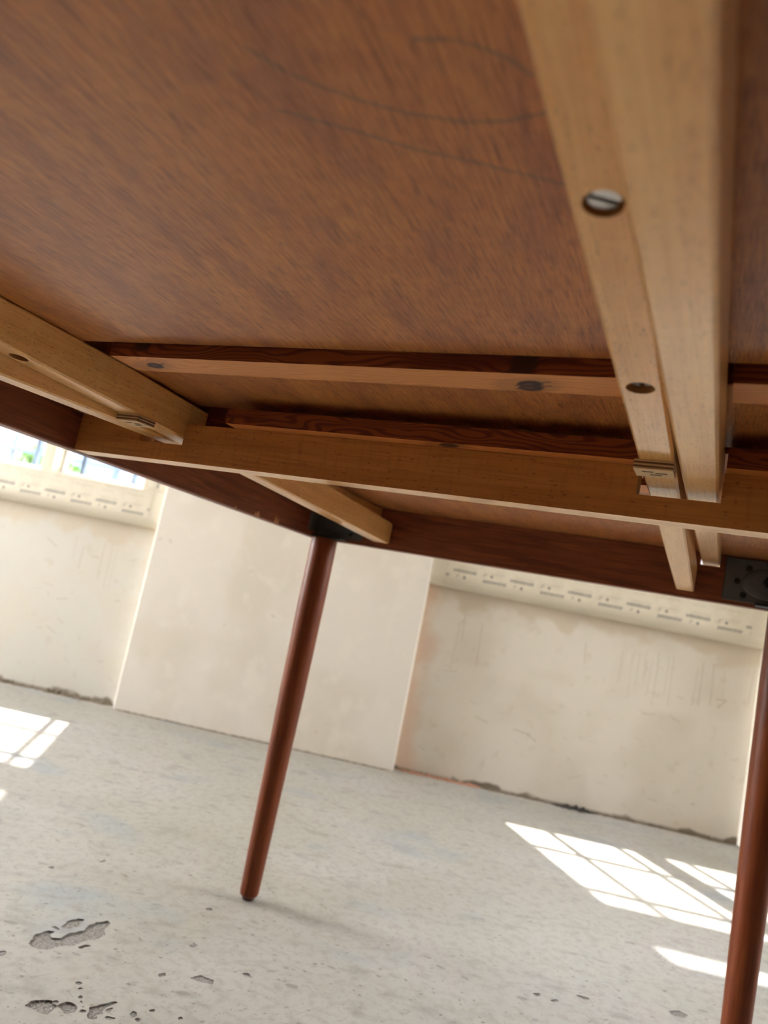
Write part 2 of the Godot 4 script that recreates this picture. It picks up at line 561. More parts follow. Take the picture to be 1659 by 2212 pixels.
	M.floor.uv2_scale = Vector3.ONE / 0.83
	M.grit = world_mat("rough concrete", Color.WHITE, 0.95, M.grit_tex, 0.3)
	M.grit.heightmap_enabled = true
	M.grit.heightmap_texture = M.grit_height
	M.grit.heightmap_scale = 0.25
	M.plaster = world_mat("lime plaster", Color.WHITE, 0.9, M.plaster_tex, 1.7)
	M.niche_0 = mat("damp plaster", Color.WHITE, 0.9, M.niche_tex_0, Vector2(1.2, 0.702))
	M.niche_1 = mat("plaster under the window", Color.WHITE, 0.9, M.niche_tex_1, Vector2(1.2, 0.702))
	M.ceiling = mat("white ceiling", c8(236, 232, 222), 0.95)
	M.timber = mat("dark cladding", c8(74, 54, 42), 0.7)
	M.film = mat("printed film", Color.WHITE, 0.5, M.film_tex, Vector2(0.206, 0.1))
	M.frame = mat("cream window frame", c8(222, 214, 194), 0.5)
	M.white = mat("white sash", c8(226, 230, 238), 0.35)
	M.bead = mat("blue glazing bar", c8(120, 142, 170), 0.45)
	M.glass = mat("tinted glass", Color(0.10, 0.12, 0.15, 0.5), 0.02)
	M.glass.transparency = BaseMaterial3D.TRANSPARENCY_ALPHA
	M.crumb = mat("mortar crumbs", c8(104, 92, 76), 0.95)
	M.crumb_dark = mat("soot black crumbs", c8(44, 40, 36), 0.95)
	M.crumb_pink = mat("brick dust crumbs", c8(166, 122, 98), 0.95)
	M.pave = mat("paving", c8(176, 168, 158), 0.9)
	M.render = mat("pink render", c8(118, 108, 110), 0.9)
	M.rail = mat("blue grey rail", c8(84, 104, 136), 0.5)
	M.leaf = mat("leaf", c8(92, 122, 62), 0.6)
	M.leaf.backlight_enabled = true
	M.leaf.backlight = c8(70, 110, 30)


func _ready() -> void:
	# ---------------- camera
	var cam := Camera3D.new()
	cam.name = "camera"
	add_child(cam)
	var right := Vector3(0.97787, 0.19783, -0.06806)
	var down := Vector3(0.18585, -0.97081, -0.1516)
	var fwd := Vector3(-0.09606, 0.1356, -0.9861)
	cam.transform = Transform3D(Basis(right, -down, -fwd).orthonormalized(), Vector3(0, EYE, 0))
	var lens := CameraAttributesPhysical.new()
	lens.frustum_focal_length = 12.0 * 1605.13 / 1106.0
	lens.frustum_focus_distance = 0.66
	lens.frustum_near = 0.02
	lens.frustum_far = 200.0
	lens.exposure_aperture = 4.6
	cam.attributes = lens
	cam.current = true

	# ---------------- sky, sun, exposure
	var sky_mat := ProceduralSkyMaterial.new()
	sky_mat.sky_top_color = c8(208, 214, 224)
	sky_mat.sky_horizon_color = c8(248, 242, 232)
	sky_mat.ground_bottom_color = c8(190, 184, 174)
	sky_mat.ground_horizon_color = c8(226, 222, 214)
	sky_mat.sky_energy_multiplier = 1.6
	sky_mat.ground_energy_multiplier = 1.0
	var sky := Sky.new()
	sky.sky_material = sky_mat
	var env := Environment.new()
	env.background_mode = Environment.BG_SKY
	env.sky = sky
	env.tonemap_mode = Environment.TONE_MAPPER_LINEAR
	env.tonemap_exposure = 24.5
	env.sdfgi_enabled = true
	env.ssao_enabled = true
	env.ssil_enabled = true
	var we := WorldEnvironment.new()
	we.name = "world"
	we.environment = env
	add_child(we)
	var sun := DirectionalLight3D.new()
	sun.name = "sun"
	sun.light_color = c8(255, 250, 244)
	sun.light_energy = 1.3
	sun.light_angular_distance = 0.6
	sun.shadow_enabled = true
	sun.sky_mode = DirectionalLight3D.SKY_MODE_LIGHT_ONLY
	add_child(sun)
	sun.look_at_from_position(Vector3(0, 6, -6), Vector3(0, 6, -6) + SUN_DIR, Vector3.RIGHT)

	make_materials()
	build_room()
	build_outside()
	build_table()


# ------------------------------------------------------------------ the room
func structure(called: String, mesh: Mesh, m: Material, label: String, category: String) -> MeshInstance3D:
	var o := part(called, mesh, m, self)
	tag(o, label, category, "", "structure")
	return o

func box(lo: Vector3, hi: Vector3, g := Vector3.RIGHT) -> Mesh:
	return bar_mesh(lo, hi, 0.0015, g)

const CHIPS := [
	[-449, 1025, -455, 1050, -447, 1070, -436, 1073, -439, 1062, -432, 1055, -422, 1059, -419, 1077, -404, 1097, -407, 1112, -401, 1128, -390, 1140, -383, 1134, -383, 1114, -374, 1098, -381, 1078, -391, 1067, -397, 1050, -411, 1039, -418, 1025, -434, 1018],
	[-448, 1082, -444, 1087, -434, 1081, -437, 1078],
	[-437, 1089, -436, 1113, -429, 1124, -419, 1126, -420, 1114, -417, 1103, -424, 1090, -432, 1087],
	[-391, 1049, -387, 1058, -379, 1061, -376, 1059, -383, 1052, -383, 1046, -387, 1045],
	[-472, 989, -464, 996, -459, 992, -459, 984, -465, 979],
	[-380, 898, -376, 912, -357, 920, -355, 915, -347, 913, -348, 905, -348, 893, -353, 891, -368, 895],
	[-348, 912, -346, 920, -340, 926, -331, 924, -326, 920, -325, 910, -330, 902, -335, 903, -343, 909],
	[-357, 919, -354, 923, -349, 921, -349, 915, -355, 915],
	[-310, 910, -314, 927, -302, 940, -296, 949, -291, 951, -289, 948, -297, 934, -298, 924, -294, 920, -301, 914, -297, 911, -297, 905, -306, 904],
	[-296, 929, -293, 935, -289, 937, -288, 926, -293, 925],
	[-321, 913, -321, 918, -314, 919, -314, 913, -319, 911],
	[-353, 965, -352, 971, -347, 971, -344, 968, -347, 963],
	[-344, 955, -343, 960, -338, 959, -341, 954],
	[-336, 938, -335, 945, -330, 942, -330, 937],
	[-329, 930, -329, 935, -324, 930],
	[-291, 916, -287, 919, -277, 919, -281, 913, -287, 911],
	[-268, 933, -267, 941, -261, 940, -257, 932, -262, 927],
	[-259, 926, -255, 931, -250, 928, -252, 922, -255, 922],
	[-231, 1044, -220, 1057, -200, 1053, -199, 1041, -220, 1040],
	[-261, 1127, -257, 1140, -248, 1132, -255, 1123],
	[-271, 1032, -264, 1041, -260, 1034, -266, 1026],
	[-171, 1088, -164, 1094, -158, 1089, -164, 1082],
	[-278, 1258, -271, 1265, -265, 1258, -273, 1253],
	[-497, 1337, -494, 1352, -488, 1344, -492, 1335],
	[-555, 1268, -549, 1275, -542, 1266, -548, 1264],
	[-251, 950, -246, 956, -242, 952, -247, 947],
	[-214, 950, -211, 955, -207, 951, -211, 946],
	[471, 1302, 491, 1313, 503, 1303, 491, 1290, 474, 1289],
	[321, 1278, 331, 1280, 343, 1276, 332, 1268],
	[275, 1239, 286, 1247, 290, 1242, 278, 1234],
	[250, 1246, 261, 1253, 262, 1245, 253, 1238],
]

const BACK := 0.9       # z of the dark wall added behind the camera
const SIDE := 4.4
const TOP := 3.3
const NICHE := 2.72     # how far the wall below the windows lies
const PIER := 2.66
const OUT := 3.2        # outer face of the window wall
const GAP := -1.45       # openings added in the end walls for light run from the window wall to here
const SILL := 0.75

func build_room() -> void:
	# floor: a slab whose thin skim has broken away in patches
	var slab := CSGBox3D.new()
	slab.name = "floor"
	slab.size = Vector3(2 * SIDE, 0.2, BACK + OUT)
	slab.position = Vector3(0, -0.1, (BACK - OUT) / 2.0)
	slab.material = M.floor
	add_child(slab)
	tag(slab, "worn pale grey screed floor with small pits and broken patches", "floor", "", "structure")
	var rng := RandomNumberGenerator.new()
	rng.seed = 3
	for c in CHIPS:
		var poly := PackedVector2Array()
		var n: int = c.size() / 2
		for i in n:
			var a := Vector2(c[i * 2], -c[i * 2 + 1]) / 1000.0
			var b := Vector2(c[(i * 2 + 2) % c.size()], -c[(i * 2 + 3) % c.size()]) / 1000.0
			poly.append(a)
			# ragged edge between the measured corners
			var steps := int(a.distance_to(b) / 0.004)
			for k in range(1, steps):
				poly.append(a.lerp(b, float(k) / steps) + Vector2(rng.randf_range(-1, 1), rng.randf_range(-1, 1)) * 0.0012)
		# worn corners
		var soft := PackedVector2Array()
		for i in poly.size():
			soft.append(poly[i].lerp(poly[(i + 1) % poly.size()], 0.25))
			soft.append(poly[i].lerp(poly[(i + 1) % poly.size()], 0.75))
		poly = soft
		var hole := CSGPolygon3D.new()
		hole.name = "broken_patch"
		hole.polygon = poly
		hole.depth = 0.03
		hole.operation = CSGShape3D.OPERATION_SUBTRACTION
		hole.material = M.grit
		# the outline lies in x and z; it is carried downwards
		hole.transform = Transform3D(Basis(Vector3.RIGHT, Vector3(0, 0, 1), Vector3(0, -1, 0)), Vector3(0, 0.1 - (0.0022 if n > 6 else 0.0011), 0) - Vector3(0, 0, slab.position.z))
		slab.add_child(hole, true)

	structure("ceiling", box(Vector3(-SIDE, TOP, -NICHE - 0.1), Vector3(SIDE, TOP + 0.2, BACK)), M.ceiling, "plain white ceiling high above the table", "ceiling")
	# end walls, each with an unseen opening added for fill light beside the window wall
	for s in [-1.0, 1.0]:
		var side := root("wall_left" if s < 0.0 else "wall_right", Vector3(s * SIDE, 0, 0), "cream plaster wall at the %s end of the room, its opening added for fill light" % ("left" if s < 0.0 else "right"), "wall", "", "structure")
		var x0 := minf(0.0, s * 0.2)
		var x1 := maxf(0.0, s * 0.2)
		# the left opening is broad, the right one narrow and high
		var gap := GAP if s < 0.0 else -1.75
		part("parapet", box(Vector3(x0, 0, -2.5), Vector3(x1, SILL if s < 0.0 else 1.35, gap)), M.plaster, side)
		part("lintel", box(Vector3(x0, 2.9, -2.5), Vector3(x1, TOP, gap)), M.plaster, side)
		part("corner", box(Vector3(x0, 0, -OUT), Vector3(x1, TOP, -2.5)), M.plaster, side)
		part("panel", box(Vector3(x0, 0, gap), Vector3(x1, TOP, BACK)), M.plaster, side)
	structure("added_back_wall", box(Vector3(-SIDE, 0, BACK), Vector3(SIDE, TOP, BACK + 0.2)), M.timber, "unseen dark timber wall added behind the camera to cut light", "wall")  # added close and dark, so the near faces of the table get less light

	# the window wall
	var front := root("wall_front", Vector3(0, 0, -NICHE), "cream lime plaster wall with shallow niches under tall windows", "wall", "", "structure")
	var piers := [[-SIDE, -4.4], [-3.26, -2.235], [-1.075, -0.05], [1.13, 2.13], [3.29, SIDE]]
	for p in piers:
		if p[1] - p[0] > 0.05:
			part("pier", bar_mesh(Vector3(p[0], 0, -(OUT - NICHE)), Vector3(p[1], TOP, NICHE - PIER), 0.004, Vector3.UP), M.plaster, front)
	var niches := [[-4.4, -3.26], [-2.235, -1.075], [-0.05, 1.13], [2.13, 3.29]]
	for i in niches.size():
		var nch = niches[i]
		var panel := part("niche_panel", box(Vector3(0, 0, -0.2), Vector3(nch[1] - nch[0], 0.70, 0)), M.niche_0 if i != 1 else M.niche_1, front)
		panel.position = Vector3(nch[0], 0, 0)
		part("outer_sill", box(Vector3(nch[0], 0, -(OUT - NICHE)), Vector3(nch[1], 0.70, -0.2)), M.plaster, front)
		part("lintel", box(Vector3(nch[0], 2.70, -0.06), Vector3(nch[1], TOP, 0.0)), M.plaster, front)
		crumbs(front, nch[0], nch[1], 0.0, 40 + i, 1.0)
	crumbs(front, -1.075, -0.05, NICHE - PIER, 47, 0.5)
	# heavier dirt where the photograph shows it
	part("dirt_ridge", ridge(0.50, 0.66, 0.012, 0.034, 0.018, 71), M.crumb_dark, front)
	part("dirt_ridge", ridge(-1.62, -1.09, 0.008, 0.030, 0.013, 72), M.crumb, front)
	part("dirt_ridge", ridge(-0.05, 0.27, 0.006, 0.022, 0.010, 73), M.crumb_pink, front)
	part("dirt_ridge", ridge(0.98, 1.10, 0.008, 0.022, 0.012, 74), M.crumb, front)

	var panes := [
		[[-4.13, -3.86, -3.80, -3.40], "window furthest left, hidden above the table"],
		[[-2.02, -1.605, -1.56, -1.18], "tall window at left with printed film on its frame, garden behind"],
		[[0.13, 0.545, 0.59, 1.005], "tall window at right whose frame carries printed film under the table edge"],
		[[2.34, 2.72, 2.77, 3.16], "tall window beyond the right table leg"],
	]
	for i in 4:
		window(niches[i], panes[i][0], panes[i][1])

# a low line of crumbled mortar along the foot of the wall
func ridge(x0: float, x1: float, z: float, depth: float, height: float, rng_seed: int) -> Mesh:
	var rng := RandomNumberGenerator.new()
	rng.seed = rng_seed
	var st := begin()
	var n := maxi(6, int((x1 - x0) / 0.008))
	var rows := []
	for i in n + 1:
		var x := lerpf(x0, x1, float(i) / n)
		var fade := minf(1.0, minf(i, n - i) / 5.0)
		var d := depth * rng.randf_range(0.35, 1.0) * maxf(0.15, fade)
		var hh := height * rng.randf_range(0.25, 1.0) * maxf(0.1, fade)
		rows.append([Vector3(x, 0, z + d), Vector3(x, hh * 0.7, z + d * 0.5), Vector3(x, hh, z - 0.002)])
	for i in n:
		for k in 2:
			quad(st, rows[i][k], rows[i + 1][k], rows[i + 1][k + 1], rows[i][k + 1], Vector3(0, 1, 0.6), Vector3.RIGHT)
		quad(st, rows[i][2], rows[i + 1][2], rows[i + 1][0], rows[i][0], Vector3(0, -1, -1), Vector3.RIGHT)
	return st.commit()

func crumbs(front: Node3D, x0: float, x1: float, z: float, rng_seed: int, amount: float) -> void:
	part("mortar_ridge", ridge(x0, x1, z, 0.016 * amount, 0.009 * amount, rng_seed), M.crumb, front)

func window(nch: Array, px: Array, label: String) -> void:
	var w := root("window_%d" % (1 + used_names.get("window_count", 0)), Vector3((nch[0] + nch[1]) / 2.0, 0.66, -NICHE), label, "window", "", "structure")
	used_names["window_count"] = used_names.get("window_count", 0) + 1
	var ox := -w.position.x
	var o := Vector3(ox, -0.66, 0)
	var a: float = nch[0]
	var b: float = nch[1]
	# frame: bottom rail with a rounded lower edge, stiles, head
	var st := begin()
	var prof := PackedVector2Array()
	for q in [[-0.10, 0.800], [0.028, 0.800], [0.030, 0.798], [0.030, 0.695], [0.027, 0.682], [0.020, 0.671], [0.010, 0.664], [-0.004, 0.661], [-0.10, 0.661]]:
		prof.append(Vector2(-q[0], q[1]))
	# outline in (depth, height), carried along x
	prism(st, prof, a + 0.002, b - 0.002, Vector3.RIGHT, Basis(Vector3(0, 0, -1), Vector3.UP, Vector3.RIGHT), o)
	part("bottom_rail", st.commit(), M.frame, w)
	for s in [[a + 0.002, px[0]], [px[3], b - 0.002]]:
		part("stile", bar_mesh(Vector3(s[0], 0.80, -0.10) + o, Vector3(s[1], 2.70, 0.028) + o, 0.003, Vector3.UP), M.frame, w)
	part("mullion", bar_mesh(Vector3(px[1], 0.80, -0.10) + o, Vector3(px[2], 2.70, 0.012) + o, 0.003, Vector3.UP), M.frame, w)
	part("transom", bar_mesh(Vector3(px[0], 2.15, -0.088) + o, Vector3(px[3], 2.47, -0.052) + o, 0.003), M.frame, w)
	part("head", bar_mesh(Vector3(px[0], 2.66, -0.088) + o, Vector3(px[3], 2.70, -0.052) + o, 0.003), M.frame, w)
	# protective film with print on the rail and down the stiles
	part("printed_film", bar_mesh(Vector3(a + 0.05, 0.698, 0.0301) + o, Vector3(b - 0.055, 0.799, 0.0308) + o, 0.0002), M.film, w)
	for s in [[a + 0.012, px[0] - 0.012], [px[3] + 0.012, b - 0.012]]:
		part("printed_film", bar_mesh(Vector3(s[0], 0.812, 0.0281) + o, Vector3(s[1], 2.6, 0.0288) + o, 0.0002, Vector3.UP), M.film, w)
	for k in 2:
		var x0: float = px[k * 2]
		var x1: float = px[k * 2 + 1]
		# sash of the casement: white inner frame
		st = begin()
		bar(st, Vector3(x0, 0.801, -0.085) + o, Vector3(x1, 0.821, -0.055) + o, 0.003)
		bar(st, Vector3(x0, 2.13, -0.085) + o, Vector3(x1, 2.149, -0.055) + o, 0.003)
		bar(st, Vector3(x0, 0.815, -0.085) + o, Vector3(x0 + 0.014, 2.14, -0.055) + o, 0.003, Vector3.UP)
		bar(st, Vector3(x1 - 0.014, 0.815, -0.085) + o, Vector3(x1, 2.14, -0.055) + o, 0.003, Vector3.UP)
		part("sash", st.commit(), M.white, w)
		part("pane", bar_mesh(Vector3(x0 + 0.008, 0.81, -0.072) + o, Vector3(x1 - 0.008, 2.14, -0.068) + o, 0.0005), M.glass, w)
		part("top_pane", bar_mesh(Vector3(x0, 2.47, -0.072) + o, Vector3(x1, 2.66, -0.068) + o, 0.0005), M.glass, w)
		var bars := [x0 + 0.149, x1 - 0.07] if k == 0 else [x0 + 0.085, x1 - 0.08]
		for bx: float in bars:
			part("glazing_bar", bar_mesh(Vector3(bx - 0.008, 0.815, -0.082) + o, Vector3(bx + 0.008, 2.14, -0.058) + o, 0.002, Vector3.UP), M.bead, w)
		for by: float in [1.39, 1.94]:
			part("glazing_bar", bar_mesh(Vector3(x0, by - 0.008, -0.080) + o, Vector3(x1, by + 0.008, -0.060) + o, 0.002), M.bead, w)


func build_outside() -> void:
	structure("trim_1", box(Vector3(-14, -0.3, -16), Vector3(14, -0.05, -OUT)), M.pave, "pale sunlit paving outside the windows", "paving")
	structure("trim_2", box(Vector3(-14, -0.3, -OUT), Vector3(-SIDE - 0.2, -0.05, 4)), M.pave, "pale paving outside the left end of the room", "paving")
	structure("trim_3", box(Vector3(SIDE + 0.2, -0.3, -OUT), Vector3(14, -0.05, 4)), M.pave, "pale paving outside the right end of the room", "paving")
	var house := root("neighbour_house", Vector3(-1, -0.05, -11), "pink rendered house seen small and bright through the left window", "house")
	part("wall", box(Vector3(-9, 0, -3), Vector3(9, 6, 0)), M.render, house)
	for k in 3:
		part("shutter", box(Vector3(-5.4 + k * 3.6, 1.2, 0), Vector3(-4.3 + k * 3.6, 3.0, 0.05)), M.rail, house)
	var fence := root("railing", Vector3(-2.4, -0.05, -5.0), "blue grey bar railing outside the left window", "railing")
	for yy in [0.15, 0.62, 1.06, 1.19]:
		part("rail", bar_mesh(Vector3(-2.0, yy, -0.015), Vector3(2.0, yy + 0.03, 0.015), 0.004), M.rail, fence)
	for k in 11:
		part("post", bar_mesh(Vector3(-2.0 + k * 0.4 - 0.012, 0, -0.02), Vector3(-2.0 + k * 0.4 + 0.012, 1.42, 0.0), 0.004, Vector3.UP), M.rail, fence)
	# bush behind the railing
	var bush := root("bush", Vector3(-3.16, 0.0, -5.45), "leafy green bush behind the railing, seen through the left window", "bush")
	var rng := RandomNumberGenerator.new()
	rng.seed = 19
	var st := begin()
	for k in 5:
		var t := Vector3(rng.randf_range(-0.15, 0.15), rng.randf_range(0.8, 1.1), rng.randf_range(-0.15, 0.15))
		loft(st, [[Vector3(-0.012, 0, -0.012), Vector3(0.012, 0, -0.012), Vector3(0.012, 0, 0.012), Vector3(-0.012, 0, 0.012)], [t + Vector3(-0.005, 0, -0.005), t + Vector3(0.005, 0, -0.005), t + Vector3(0.005, 0, 0.005), t + Vector3(-0.005, 0, 0.005)]], Vector3.UP)
	part("stem", st.commit(), M.glide, bush)
	st = begin()
	for i in 900:
		var d := Vector3(rng.randfn(), rng.randfn(), rng.randfn()).normalized() * pow(rng.randf(), 0.4)
		var c := Vector3(d.x * 0.26, 1.0 + d.y * 0.3, d.z * 0.26)
		var ax := Vector3(rng.randfn(), rng.randfn(), rng.randfn()).normalized()
		var bx := ax.cross(Vector3(rng.randfn(), rng.randfn(), rng.randfn()).normalized()).normalized()
		var l := rng.randf_range(0.03, 0.05)
		for s in [1.0, -1.0]:
			tri(st, c - ax * l, c + bx * l * 0.4 + ax.cross(bx) * 0.004 * s, c + ax * l, ax.cross(bx) * s, ax)
			tri(st, c - ax * l, c - bx * l * 0.4 + ax.cross(bx) * 0.004 * s, c + ax * l, ax.cross(bx) * s, ax)
	var lv := part("foliage", st.commit(), M.leaf, bush)
	lv.set_meta("kind", "stuff")


# ------------------------------------------------------------------ the table
func tp(x: float, y: float, z: float) -> Vector3:      # x to the right, y above the eye, z away from the camera, along the table
	return Vector3(x - TABLE_X, y + EYE, TABLE_Z - z)

func tbar(a: Vector3, b: Vector3, ch: float, g := Vector3.RIGHT) -> Mesh:
	var p := tp(a.x, a.y, a.z)
	var q := tp(b.x, b.y, b.z)
	return bar_mesh(p.min(q), p.max(q), ch, g)

func line_at(pts: Array, z: float) -> float:
	for i in pts.size() - 1:
		if z <= pts[i + 1][0]:
			return lerpf(pts[i][1], pts[i + 1][1], (z - pts[i][0]) / (pts[i + 1][0] - pts[i][0]))
	return pts[-1][1]

const RUN_BOTTOM := [[0.0, 0.172], [0.054, 0.170], [0.24, 0.1583], [0.41, 0.1492], [0.81, 0.1352], [1.184, 0.1222]]
const RUN_TOP := [[0.0, 0.1855], [0.50, 0.1855], [1.184, 0.1612]]

# a tapering runner; z runs from the leaf it carries to its free tip
func runner_mesh(xa: float, xb: float, mirrored: bool) -> Mesh:
	var st := begin()
	var rings := []
	var c := 0.0018
	for z: float in [0.0, 0.054, 0.24, 0.41, 0.50, 0.81, 1.168, 1.179, 1.184]:
		var y0 := line_at(RUN_BOTTOM, z)
		var y1 := line_at(RUN_TOP, z)
		if mirrored: y0 = line_at([[0.0, 0.172], [0.054, 0.170], [0.24, 0.159], [0.44, 0.1468], [0.81, 0.1343], [1.19, 0.1212]], z)
		if z > 1.17:
			y0 += 0.0015 if z < 1.18 else 0.005
			y1 -= 0.001 if z < 1.18 else 0.003
		var zz := 2.0 * TABLE_Z - z if mirrored else z
		var e := 0.0 if z < 1.18 else 0.0012
		var r := PackedVector3Array()
		for q in [[xa + c + e, y0], [xb - c - e, y0], [xb - e, y0 + c], [xb - e, y1 - c], [xb - c - e, y1], [xa + c + e, y1], [xa + e, y1 - c], [xa + e, y0 + c]]:
			r.append(tp(q[0], q[1], zz))
		rings.append(r)
	loft(st, rings, Vector3(0, 0, 1))
	return st.commit()

func screw(parent: Node3D, x: float, y: float, z: float, turn: float, r: float) -> void:
	var st := begin()
	for s in [1.0, -1.0]:
		var poly := PackedVector2Array()
		for k in 13:
			var t := lerpf(0.24, PI - 0.24, k / 12.0)
			poly.append(Vector2(cos(t), s * sin(t)) * r)
		prism(st, poly, 0.0, 0.0016, Vector3.RIGHT, Basis(Vector3.UP, turn) * Basis(Vector3.RIGHT, PI / 2), tp(x, y, z))
	part("screw", st.commit(), M.zinc, parent)
	st = begin()
	lathe(st, PackedVector2Array([Vector2(0.0, -0.0004), Vector2(r * 0.96, -0.0002), Vector2(r * 0.96, 0.0012), Vector2(0, 0.0012)]), 24, Basis.IDENTITY, tp(x, y, z))
	part("screw_slot", st.commit(), M.slot, parent)

func build_table() -> void:
	var t := root("extending_table", Vector3.ZERO, "mid-century teak draw-leaf table seen from underneath, with beech runners and round legs", "table")
	t.rotation.y = -deg_to_rad(TURN)
	# the point of the floor under the camera is the origin of the table axes
	t.position = Basis(Vector3.UP, t.rotation.y) * Vector3(TABLE_X, 0, -TABLE_Z)
	var xl := -0.695
	var xr := 0.104
	var zn := 0.054
	var zf := 1.186
	var lo := 0.115
	var up := 0.186
	# top and boards under it
	part("table_top", tbar(Vector3(xl - 0.045, 0.2065, -0.01), Vector3(xr + 0.045, 0.228, 1.25), 0.004, Vector3(0, 0, 1)), M.teak, t)
	part("near_leaf", tbar(Vector3(xl - 0.04, up, -0.005), Vector3(xr + 0.04, 0.206, 0.4575), 0.0008, Vector3(0, 0, 1)), M.veneer, t)
	part("far_leaf", tbar(Vector3(xl - 0.04, up, 0.7825), Vector3(xr + 0.04, 0.206, 1.245), 0.0008, Vector3(0, 0, 1)), M.veneer, t)
	# the fixed board between the leaves is parted over the cross rail by an upright rail, added to block light from beyond
	for zz in [[0.494, 0.6335], [0.6515, 0.746]]:
		part("centre_board", tbar(Vector3(xl - 0.02, up, zz[0]), Vector3(xr + 0.02, 0.206, zz[1]), 0.0008, Vector3(0, 0, 1)), M.veneer, t)
	# aprons
	part("side_apron", tbar(Vector3(xl - 0.02, lo, zn - 0.018), Vector3(xl, up - 0.0006, zf + 0.02), 0.0015, Vector3(0, 0, 1)), M.teak, t)
	part("side_apron", tbar(Vector3(xr, lo, zn - 0.018), Vector3(xr + 0.02, up - 0.0006, zf + 0.02), 0.0015, Vector3(0, 0, 1)), M.teak, t)
	# end aprons with notches where the runners pass
	var near_gap := [[-0.5705, -0.5415], [-0.0715, -0.0415]]
	var far_gap := [[-0.5985, -0.5700], [-0.0415, -0.0150]]
	for e in [[zf, zf + 0.02, far_gap], [zn - 0.02, zn, near_gap]]:
		var st := begin()
		prism(st, notched(xl, xr, lo, up - 0.0006, e[2], 0.1668), TABLE_Z - e[0], TABLE_Z - e[1], Vector3.RIGHT)
		part("end_apron", st.commit(), M.teak, t)
	# cross rail across the middle, open slots for each pair of runners
	var st := begin()
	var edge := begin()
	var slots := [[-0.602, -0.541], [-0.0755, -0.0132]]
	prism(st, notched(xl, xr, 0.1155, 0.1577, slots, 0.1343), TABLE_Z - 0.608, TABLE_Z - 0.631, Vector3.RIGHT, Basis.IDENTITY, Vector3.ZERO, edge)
	# broad faces are flecked flat-sawn beech, the lower edge is coloured paler for the light it catches
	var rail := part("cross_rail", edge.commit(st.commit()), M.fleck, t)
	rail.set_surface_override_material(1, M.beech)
	# pine rail lying on the cross rail, interrupted at the slots; the upright one behind is added to stop light
	for zz in [[0.592, 0.630], [0.6355, 0.6505]]:
		for x in [[xl, -0.603], [-0.478 if zz[0] < 0.6 else -0.5395, -0.0765], [-0.0122, xr]]:
			board(tp(x[0], 0.1581, zz[1]), tp(x[1], 0.1738 if zz[0] < 0.6 else 0.2062, zz[0]), M.pine_shaded, M.pine_pale, "pine_rail", t)
	# battens under the centre board, cut round the runners
	for zz in [[0.4596, 0.4938], [0.7462, 0.7804]]:
		for x in [[xl, -0.603], [-0.512, -0.0765], [-0.0122, xr]]:
			var b := board(tp(x[0], 0.1745, zz[1]), tp(x[1], 0.2062, zz[0]), M.pine_shaded, M.pine, "batten", t)
			b.set_meta("label", "knotty pine batten")
	# runners: inner pair carries the near leaf, outer pair the far leaf
	for x in [[-0.5685, -0.543], [-0.069, -0.0445]]:
		var r := CSGMesh3D.new()
		r.name = "runner"
		r.mesh = runner_mesh(x[0], x[1], false)
		r.material = M.beech
		t.add_child(r, true)
		var mid: float = (x[0] + x[1]) / 2.0
		for s in [[0.2455, 0.1623, 0.5, 0.55], [0.4075, 0.1552, 0.0078, 1.5]]:
			var y0 := line_at(RUN_BOTTOM, s[0])
			var cut := CSGCylinder3D.new()
			cut.name = "bore"
			cut.radius = 0.0078
			cut.height = 0.04
			cut.sides = 40
			cut.operation = CSGShape3D.OPERATION_SUBTRACTION
			cut.material = M.hole
			cut.position = tp(mid, s[1] - 0.02, s[0])
			r.add_child(cut, true)
			screw(r, mid, s[1] - 0.001, s[0], s[3], 0.0059)
	for x in [[-0.5965, -0.572], [-0.0398, -0.0153]]:
		part("runner", runner_mesh(x[0], x[1], true), M.beech, t)
	# plywood stop blocks glued under the inner runners
	for x in [[-0.5685, -0.5415], [-0.0715, -0.0445]]:
		var blk := Node3D.new()
		blk.name = "stop_block"
		blk.position = tp((x[0] + x[1]) / 2.0, 0.1445, 0.5375)
		blk.rotation.x = atan(0.0352)
		t.add_child(blk, true)
		var half: float = (x[1] - x[0]) / 2.0
		for k in 5:
			var y := -0.0014 * k
			part("ply", bar_mesh(Vector3(-half, y - 0.0013, -0.026), Vector3(half, y, 0.0), 0.0002), M.ply_light if k % 2 == 0 else M.ply_dark, blk)
		for q in [[-0.004, -0.008], [0.005, -0.011], [0.001, -0.017]]:
			part("staple", bar_mesh(Vector3(q[0] - 0.004, -0.0074, q[1] - 0.0004), Vector3(q[0] + 0.004, -0.0068, q[1] + 0.0004), 0.0001), M.staple, blk)
	# splinters of bare wood along the lower edge of the left apron
	for q in [[0.985, 0.0035, 0.006], [0.992, 0.005, 0.009], [1.045, 0.004, 0.012], [1.052, 0.004, 0.009], [0.93, 0.003, 0.004]]:
		st = begin()
		prism(st, PackedVector2Array([Vector2(-q[1], 0), Vector2(q[1], 0), Vector2(0.0006, q[2])]), 0.0, 0.0006, Vector3.UP, Basis(Vector3.UP, PI / 2), tp(xl, lo + 0.0008, q[0]))
		part("splinter", st.commit(), M.raw, t)
	# legs
	for c in [[-0.669, 1.1765], [0.078, 1.1765], [-0.669, 0.0635], [0.078, 0.0635]]:
		st = begin()
		var prof := PackedVector2Array([Vector2(0.0, 0.006), Vector2(0.0125, 0.006), Vector2(0.0148, 0.0075), Vector2(0.0161, 0.0105), Vector2(0.0165, 0.015), Vector2(0.0222, 0.35), Vector2(0.0238, 0.52), Vector2(0.0238, 0.6295), Vector2(0.0, 0.6295)])
		lathe(st, prof, 40, Basis.IDENTITY, Vector3(c[0] - TABLE_X, 0, TABLE_Z - c[1]))
		var leg := part("leg", st.commit(), M.leg, t)
		st = begin()
